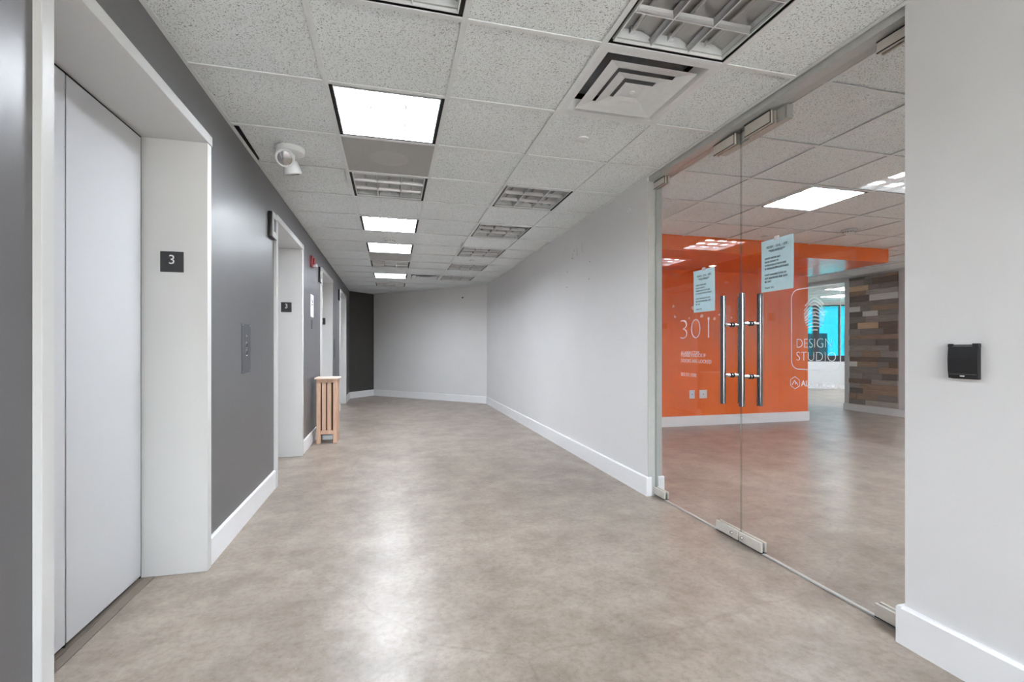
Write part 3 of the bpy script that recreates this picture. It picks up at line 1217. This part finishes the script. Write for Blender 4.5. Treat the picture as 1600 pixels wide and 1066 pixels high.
        for k in range(10):
            top = .079 - k * .0175
            s = 1.25 - .8 * min(1, max(0, (k - 2) / 5.0))
            b_ = .030 if k < 8 else .05
            pts = []
            for q in range(61):
                x = -ea + 2 * ea * q / 60
                pts.append((x, top - s * (math.sqrt(b_ * b_ + x * x) - b_)))
            ribbon(pts)
        ribbon([(-.010, -.014), (0, .010), (.010, -.014)], .0035)
        fp.build('fingerprint_logo', M['vinyl'], d)
        # hexagon badge and word mark
        hx_ = MB()
        hc_, hz, R1, R2 = 1.975, .972, .033, .0295
        ho = [(hc_ + R1 * math.cos(math.radians(90 + 60 * k)), hz + R1 * math.sin(math.radians(90 + 60 * k))) for k in range(6)]
        hi = [(hc_ + R2 * math.cos(math.radians(90 + 60 * k)), hz + R2 * math.sin(math.radians(90 + 60 * k))) for k in range(6)]
        hx_.add([(xs - XG, p[0] - cy, p[1]) for p in ho + hi], [(k, (k + 1) % 6, 6 + (k + 1) % 6, 6 + k) for k in range(6)])
        def seg(p, q, w=.004):
            p, q = Vector(p), Vector(q)
            n_ = Vector((-(q - p).y, (q - p).x)).normalized() * w / 2
            hx_.add([(xs - XG, hc_ - z_.x - cy, hz + z_.y) for z_ in (p + n_, q + n_, q - n_, p - n_)], [(0, 1, 2, 3)])
        seg((-.018, -.012), (-.002, .012)); seg((-.002, .012), (.006, 0)); seg((.018, -.012), (.008, .003)); seg((.008, .003), (.000, -.008))
        hx_.build('badge', M['vinyl'], d)
        text('word_mark', 'ALARM.COM', .040, M['vinyl'], (xs, 1.937, .959), '-x', d, 'LEFT', .0006, .0002, .97)

ml = empty('magnetic_lock', (XG + .032, MIDY - .30, 2.374))
tag(ml, 'grey magnetic lock bar under the header behind the top of the glass doors', 'lock')
MB().bbox(0, .042, 0, .52, 0, .073, .002, 1).build('lock_body', M['aluminium'], ml)
MB().bbox(-.010, 0, .012, .50, .012, .060, .001, 1).build('armature_plate', M['patch'], ml)

# pale blue notices taped to the glass
NOTE = ['FEDEX - DHL - UPS', '**DELIVERIES**', None, 'UPS/FED DRIVERS MAY', 'PLEASE DELIVER TO', 'WAREHOUSE AT SOUTH SIDE', 'IN THE BACK OFFICE ENTRANCE', None,
        'IF NOT AVAILABLE TO US, DO', 'NOT LEAVE BOXES HERE. SUITE', 'MR. DIAZ', None, 'THANK YOU']
for n, (ya, yb, z0, z1, tilt) in enumerate(((2.805, 2.587, 1.389, 1.669, -1.2), (2.198, 1.981, 1.456, 1.737, .8))):
    xs = XG - GT - .0012
    r = empty('paper_notice', (xs, (ya + yb) / 2, (z0 + z1) / 2))
    tag(r, ['pale blue printed notice taped on the left glass door above the number 301', 'pale blue printed notice on the right glass door above the logo'][n],
        'notice', 'blue delivery notices on the glass doors')
    w, h = (ya - yb) / 2, (z1 - z0) / 2
    vs = []
    NX, NZ = 6, 8
    for c in range(NZ + 1):
        for b in range(NX + 1):
            u, v = b / NX * 2 - 1, c / NZ * 2 - 1
            bulge = -.002 * (abs(u) ** 3) * (1 if (c in (0, 1, NZ)) else .3)
            vs.append((bulge, -u * w + .002 * v * (1 if n == 0 else 0), v * h))
    fs = [(c * (NX + 1) + b, c * (NX + 1) + b + 1, (c + 1) * (NX + 1) + b + 1, (c + 1) * (NX + 1) + b) for c in range(NZ) for b in range(NX)]
    MB().add(vs, fs, True).build('sheet', M['blue_paper'], r)
    z = z1 - .046
    for li, s in enumerate(NOTE):
        if s is None:
            z -= .015
            continue
        big = li < 2
        sz = .017 if big else .0135
        text('printed_line', s, sz, M['ink'], (xs - .003, (ya + yb) / 2 if big else ya - .026, z), '-x', r, 'CENTER' if big else 'LEFT', .0002, .0001, sx=1.0 if big else .80)
        z -= .022 if big else .0185
    MB().box(-.0035, -.003, -.018, .018, h - .010, h + .012).build('tape', M['vinyl_faint'], r)

# ------------------------------------------------------------------ card reader
r = empty('card_reader', (XR, 1.195, 1.04))
tag(r, 'black plastic card reader on the light grey wall at right', 'card reader')
MB().bbox(-.008, 0, -.043, .043, 0, .120, .003, 2).build('back_plate', M['black_plastic'], r)
prof = [(-.006, .002), (-.016, .002), (-.020, .03), (-.021, .07), (-.018, .112), (-.006, .118)]
cv = MB()
cv.extrude(prof, (0, -.044, 0), (0, .044, 0), ((1, 0, 0), (0, 0, 1)))
cv.build('cover', M['black_plastic'], r)
tb = MB()
tb.bbox(-.019, -.004, -.046, -.026, .108, .1235, .002, 1).bbox(-.019, -.004, .034, .046, .110, .1225, .002, 1)
tb.build('top_lug', M['black_plastic'], r)
MB().box(-.0205, -.0185, -.040, .040, .0165, .0175).build('seam_line', M['grey_lens'], r)
MB().bbox(-.0208, -.018, -.006, .007, .009, .0125, .0006, 1).build('badge', M['sign_white'], r)

# ------------------------------------------------------------------ marks left on the corridor walls
for n, (y, z) in enumerate(((4.82, 2.214), (4.40, 2.022), (4.88, 2.141), (5.03, 2.018), (4.42, 1.85), (5.03, 1.843))):
    o = MB().lathe([(0, -.0015), (.005, -.0015), (.006, 0)], (XR, y, z), 'x', 10).build('screw_hole', M['hole'])
    tag(o, 'small dark screw hole high on the right corridor wall', 'hole', 'screw holes on the right wall')
for n, (y, z, h) in enumerate(((4.86, 2.165, .07), (4.74, 2.19, .08), (4.60, 2.20, .09))):
    m = MB().box(XR - .0008, XR, y, y + .004, z - h / 2, z + h / 2)
    m.box(XR - .0008, XR, y - .05, y, z - h / 2, z - h / 2 + .002)
    o = m.build('patched_outline', M['spackle'])
    tag(o, 'faint scored outline among the screw holes on the right wall', 'mark', 'scored outlines on the right wall')
o = MB().lathe([(0, -.001), (.012, -.001), (.013, -.003), (.020, -.003), (.021, 0)], (XR, 3.59, 2.30), 'x', 20).build('cable_grommet', M['white_plastic'])
tag(o, 'small round plugged hole high on the wall beside the door jamb', 'plug')
# small camera bracket on the far wall
o = empty('bracket', (1.50, 10.105, 2.27), math.radians(-45))
tag(o, 'tiny white bracket high on the far wall near the corner', 'bracket')
MB().cyl((0, .0, 0), (0, -.03, 0), .02, 12).build('mount', M['white_plastic'], o)
MB().cyl((0, -.02, -.02), (0, -.04, -.03), .014, 12).build('knob', M['black_plastic'], o)

# ------------------------------------------------------------------ ceiling hardware
def sprinkler(x, y, label, z=H):
    o = MB().lathe([(0, -.006), (.036, -.006), (.040, -.003), (.041, .004)], (x, y, z + .0), 'z', 28).build('sprinkler_cover', M['white_plastic'])
    tag(o, label, 'sprinkler', 'flush sprinkler covers')
    return o


sprinkler(1.175, 2.80, 'round flush sprinkler cover nearest, just beyond the big air vent')
sprinkler(1.18, 7.07, 'flush sprinkler cover between the third and fourth unlit lights')
sprinkler(1.22, 9.45, 'farthest flush sprinkler cover in the right row of lights')
sprinkler(0.0, 10.75, 'flush sprinkler cover close to the dark end wall')
sprinkler(4.30, 4.70, 'flush sprinkler cover above the orange soffit behind the glass')
sprinkler(4.95, 4.05, 'flush sprinkler cover in the office ceiling').location = (1.0, -.55, 0)


def detector(x, y, label):
    r = empty('smoke_detector', (x, y, H))
    tag(r, label, 'smoke detector', 'round ceiling smoke detectors')
    MB().lathe([(.075, .004), (.075, -.010), (.066, -.014), (.055, -.014)], n=32).build('base', M['white_plastic'], r)
    MB().lathe([(.056, -.012), (.054, -.028), (.046, -.038), (.030, -.044), (0, -.045)], n=32).build('chamber', M['white_plastic'], r)
    sl = MB()
    for k in range(12):
        a = 2 * math.pi * k / 12
        c, s = math.cos(a), math.sin(a)
        sl.cyl((c * .0545, s * .0545, -.018), (c * .053, s * .053, -.026), .006, 6)
    sl.build('sensor_slots', M['black_plastic'], r)
    return r


detector(-0.016, 5.93, 'white smoke detector between two lit ceiling lights')
detector(4.99, 4.21, 'white smoke detector on the office ceiling seen through the right glass door')

# twin-head emergency light
r = empty('emergency_light', (-0.655, 3.43, H))
r.scale = (1.3, 1.3, 1.3)
tag(r, 'white emergency light with two round lamp heads by the slipped ceiling tile', 'emergency light')
MB().lathe([(0, -.028), (.055, -.028), (.066, -.020), (.070, .006)], n=32).build('ceiling_base', M['white_plastic'], r)


def head(c, d, name):
    c, d = Vector(c), Vector(d).normalized()
    h = empty(name, (0, 0, 0))
    h.parent = r
    a = c - d * .028
    b = c + d * .030
    MB().cyl(a, b, .034, 24, .046).build('shell', M['white_plastic'], h)
    MB().cyl(b - d * .001, b + d * .004, .046, 24, .043).build('bezel', M['white_plastic'], h)
    MB().cyl(b + d * .003, b + d * .006, .038, 24, .030).build('lens', M['chrome'], h)


head((-.02, -.020, -.045), (.1, -1, -.75), 'lamp_head')
head((.0, .030, -.082), (.15, .25, -1), 'lamp_head')
MB().cyl((0, 0, -.02), (0, 0, -.06), .022, 16).build('swivel_stem', M['white_plastic'], r)

# ------------------------------------------------------------------ office: orange wall and soffit
struct(MB().box(XO, ORX, ORY, ORY + .25, 0, WALLTOP).build('wall_orange', M['orange']), 'bright orange wall behind the glass doors')
struct(MB().box(XO, ORX + .03, SOFY, ORY, SOFZ, WALLTOP).build('soffit', M['orange']), 'glossy orange dropped soffit projecting from the orange wall')
m = MB().extrude(base_profile(.148), (XO, ORY, 0), (ORX + .015, ORY, 0), ((0, -1, 0), (0, 0, 1)))
struct(m.build('baseboard_orange', M['trim']))
for n, (x0, x1, lab) in enumerate(((4.285, 4.375, 'white single switch plate low on the orange wall, left of the pair'), (4.455, 4.585, 'wider white outlet plate low on the orange wall, right of the pair'))):
    r = empty('wall_plate', (x0, ORY, .405))
    tag(r, lab, 'outlet', 'white wall plates on the orange wall')
    w = x1 - x0
    MB().bbox(0, w, -.006, 0, 0, .125, .002, 1).build('plate', M['white_plastic'], r)
    MB().bbox(w / 2 - .018 * (1 + n), w / 2 + .018 * (1 + n), -.009, -.005, .03, .095, .002, 1).build('insert', M['grid'], r)
    MB().bbox(w / 2 - .006, w / 2 + .006, -.0105, -.008, .052, .072, .001, 1).build('socket_slot', M['grey_lens'], r)
# torn paint flecks on the orange wall
for k, (u, v, s) in enumerate(((4.02, 1.77, .05), (4.04, 1.62, .045), (4.36, 1.75, .06), (4.28, 1.60, .03), (4.50, 1.63, .06), (4.72, 1.60, .05), (4.86, 1.61, .06), (4.80, 1.66, .03), (4.62, 1.60, .04), (5.02, 1.62, .02))):
    pts = []
    for q in range(7):
        a = 2 * math.pi * q / 7
        rr_ = s * (.3 + .45 * random.random())
        pts.append((rr_ * math.cos(a), rr_ * math.sin(a)))
    o = MB().extrude(pts, (0, 0, 0), (0, -.0012, 0), ((1, 0, 0), (0, 0, 1))).build('paint_fleck', M['peel'], None, (u, ORY, v))
    tag(o, 'pale torn paint fleck on the orange wall behind the left glass door', 'mark', 'torn paint flecks on the orange wall')
# soffit downlights
for x, y, lab in ((4.35, 5.70, 'small recessed downlight in the orange soffit, nearer the glass doors\' centre'), (3.25, 5.70, 'small recessed downlight in the orange soffit at its left end')):
    r = empty('downlight', (x, y, SOFZ))
    tag(r, lab, 'downlight', 'downlights in the orange soffit')
    MB().lathe([(.055, 0), (.055, -.004), (.040, -.005), (.038, 0)], n=28).build('trim_ring', M['white_plastic'], r)
    MB().lathe([(0, -.001), (.038, -.001)], n=24).build('lens', M['downlight'], r)

# ------------------------------------------------------------------ office: wood-clad wall piece and far room
XW = 8.30
struct(MB().box(XW, XW + .15, 5.95, 7.09, 0, WALLTOP).build('wall_office_pier', M['white_wall']), 'white pier carrying the reclaimed wood panel')
m = MB().extrude(base_profile(.125), (XW, 5.95, 0), (XW, 7.09, 0), ((-1, 0, 0), (0, 0, 1)))
m.extrude(base_profile(.125), (XW - .015, 7.09, 0), (XW + .15, 7.09, 0), ((0, 1, 0), (0, 0, 1)))
struct(m.build('baseboard_office_pier', M['trim']))
wp = empty('reclaimed_wood_panel', (XW, 6.11, .13))
tag(wp, 'accent panel of mixed reclaimed brown and grey wood planks on the white pier', 'wood panel')
MB().box(-.006, -.001, 0, .87, 0, 2.325).build('backing_board', PL[2], wp)
z = 0.0
rng = random.Random(11)
while z < 2.32:
    hgt = min(rng.choice((.085, .095, .11)), 2.325 - z)
    if hgt < .03:
        break
    y = 0.0
    while y < .87:
        L = rng.uniform(.14, .62)
        if .87 - (y + L) < .10:
            L = .87 - y
        t_ = rng.uniform(.010, .026)
        mt = rng.choices(PL, (5, 5, 4, 4, 3, 3, 1, 1))[0]
        MB().box(-t_, 0, 0, L - .003, 0, hgt - .003).build('plank', mt, wp, (-.006, y, z))
        y += L
    z += hgt
# header over the opening left of the pier, and glazed screen to its right
struct(MB().box(XW, XW + .15, 7.09, 12.6, 2.40, WALLTOP).build('trim_3', M['white_wall']))
sc = struct(empty('window_2', (XW, 5.95, 0)), 'white framed glazed screen at the right of the wood panel')
for y0, y1 in ((-.10, 0), (-1.25, -1.19), (-2.45, -2.39), (-3.65, -3.59), (-4.85, -4.79), (-6.05, -5.99), (-7.25, -7.19), (-8.45, -8.39), (-9.45, -9.39)):
    MB().box(0, .10, y0, y1, 0, 2.447).build('frame_post', M['trim'], sc)
MB().box(0, .10, -9.45, 0, 2.40, WALLTOP).build('frame_head', M['trim'], sc)
MB().box(0, .10, -9.45, 0, 0, .10).build('frame_sill', M['trim'], sc)
for k, (y0, y1) in enumerate(((-1.19, -.10), (-2.39, -1.25), (-3.59, -2.45), (-4.79, -3.65), (-5.99, -4.85), (-7.19, -6.05), (-8.39, -7.25))):
    MB().box(.045, .055, y0, y1, .10, 2.40).build('pane', M['glass'], sc)

# exterior wall with ribbon windows
FP = Vector((9.6, 12.37))
FQ = Vector((13.05, 10.30))
dd = (FQ - FP).normalized()
nn = Vector((-dd.y, dd.x))
if nn.dot(Vector((0, 0)) - FP) > 0:
    nn = -nn       # points outdoors


def along(s, off=0.0):
    p = FP + dd * s + nn * off
    return (p.x, p.y)


LW = (FQ - FP).length
def fseg(s0, s1, o0, o1, z0, z1, m=None):
    m = m or MB()
    pts = [along(s0, o0), along(s1, o0), along(s1, o1), along(s0, o1)]
    return m.prism(pts, z0, z1)


WZ0, WZ1 = .93, 2.40
m = MB()
fseg(0, LW, 0, .2, 0, WZ0 - .15, m)
fseg(0, LW, 0, .2, WZ1, WALLTOP, m)
struct(m.build('wall_exterior_far', M['white_wall']), 'white wall below the teal window')
m = MB().extrude(base_profile(.12), (*along(0), 0), (*along(LW), 0), ((-nn.x, -nn.y, 0), (0, 0, 1)))
struct(m.build('baseboard_exterior', M['trim']))
wn_ = struct(empty('window_1', (0, 0, 0)), 'teal tinted window with dark frame in the far room')
fseg(0, LW, .02, .12, WZ0 - .15, WZ0 + .02).build('window_sill', M['window_frame'], wn_)
fseg(0, LW, .04, .12, WZ1 - .03, WZ1).build('window_head', M['window_frame'], wn_)
def s_at(u):
    # where the camera column u meets the window wall
    a = (u - 800) / 737.6
    rx, ry = math.sin(YAW) + a * math.cos(YAW), math.cos(YAW) - a * math.sin(YAW)
    # FP + dd*s = t*(rx,ry)
    det = dd.x * (-ry) - dd.y * (-rx)
    return ((-FP.x) * (-ry) - (-FP.y) * (-rx)) / det
sm = 2.65
for s in (sm - 1.45, sm, sm + .59, sm + 1.35):
    if 0 < s < LW:
        ww = .075 if abs(s - sm) < .01 else .02
        fseg(s - ww, s + ww, .04, .12, WZ0, WZ1).build('mullion', M['window_frame'], wn_)
ss = [0, sm - 1.45, sm, sm + .59, sm + 1.35, LW]
ss = [s for s in ss if 0 <= s <= LW]
for a, b in zip(ss[:-1], ss[1:]):
    fseg(a + .02, b - .02, .075, .083, WZ0, WZ1 - .03).build('pane', M['teal_glass'], wn_)
# left return of far room and right exterior wall
struct(MB().box(XW + .15, 9.75, 12.3, 12.5, 0, WALLTOP).build('wall_far_room', M['white_wall']))
m = MB()
m.box(13.0, 13.2, -3.5, 10.4, 0, .78).box(13.0, 13.2, -3.5, 10.4, 2.40, WALLTOP)
struct(m.build('wall_exterior_right', M['white_wall']))
w3 = struct(empty('window_3', (13.05, 0, 0)), 'long added tinted window, out of view, in the right outer wall')
for k in range(-3, 10, 2):  # window added out of view to let daylight into the office
    MB().box(0, .1, k - .05, k + .05, .78, 2.40).build('mullion', M['window_frame'], w3)
    MB().box(.04, .05, k + .05, min(k + 1.95, 10.3), .78, 2.40).build('pane', M['grey_glass'], w3)
struct(MB().box(XO, XO + .05, 6.39, 12.0, 0, WALLTOP).build('wall_hidden', M['white_wall']))
struct(MB().box(ORX - .1, ORX, 6.39, 12.5, 0, WALLTOP).build('wall_office_inner', M['white_wall']))
struct(MB().box(ORX - .1, 8.5, 12.4, 12.6, 0, WALLTOP).build('wall_office_far', M['white_wall']))

# ------------------------------------------------------------------ outdoors
g = MB().prism([(-60, -60), (140, -60), (140, 140), (-60, 140)], -9.3, -9.0).build('ground', M['pale_ground'])
struct(g)
b = empty('neighbouring_building', (34, 26, -9))
tag(b, 'blue grey building seen through the teal window', 'building')
ang = math.radians(-38)
b.rotation_euler = (0, 0, ang)
MB().box(-6, 9, -3, 8, 0, 12.9).build('wall', M['facade'], b)
MB().box(-14, 14, -8, -3, 0, 9.6).build('podium', M['facade_pale'], b)
for r_ in range(3):
    for c_ in range(6):
        MB().box(-5.4 + c_ * 2.4, -4.0 + c_ * 2.4, -3.05, -2.99, 3.2 + r_ * 3.1, 5.0 + r_ * 3.1).build('window', M['window_frame'], b)
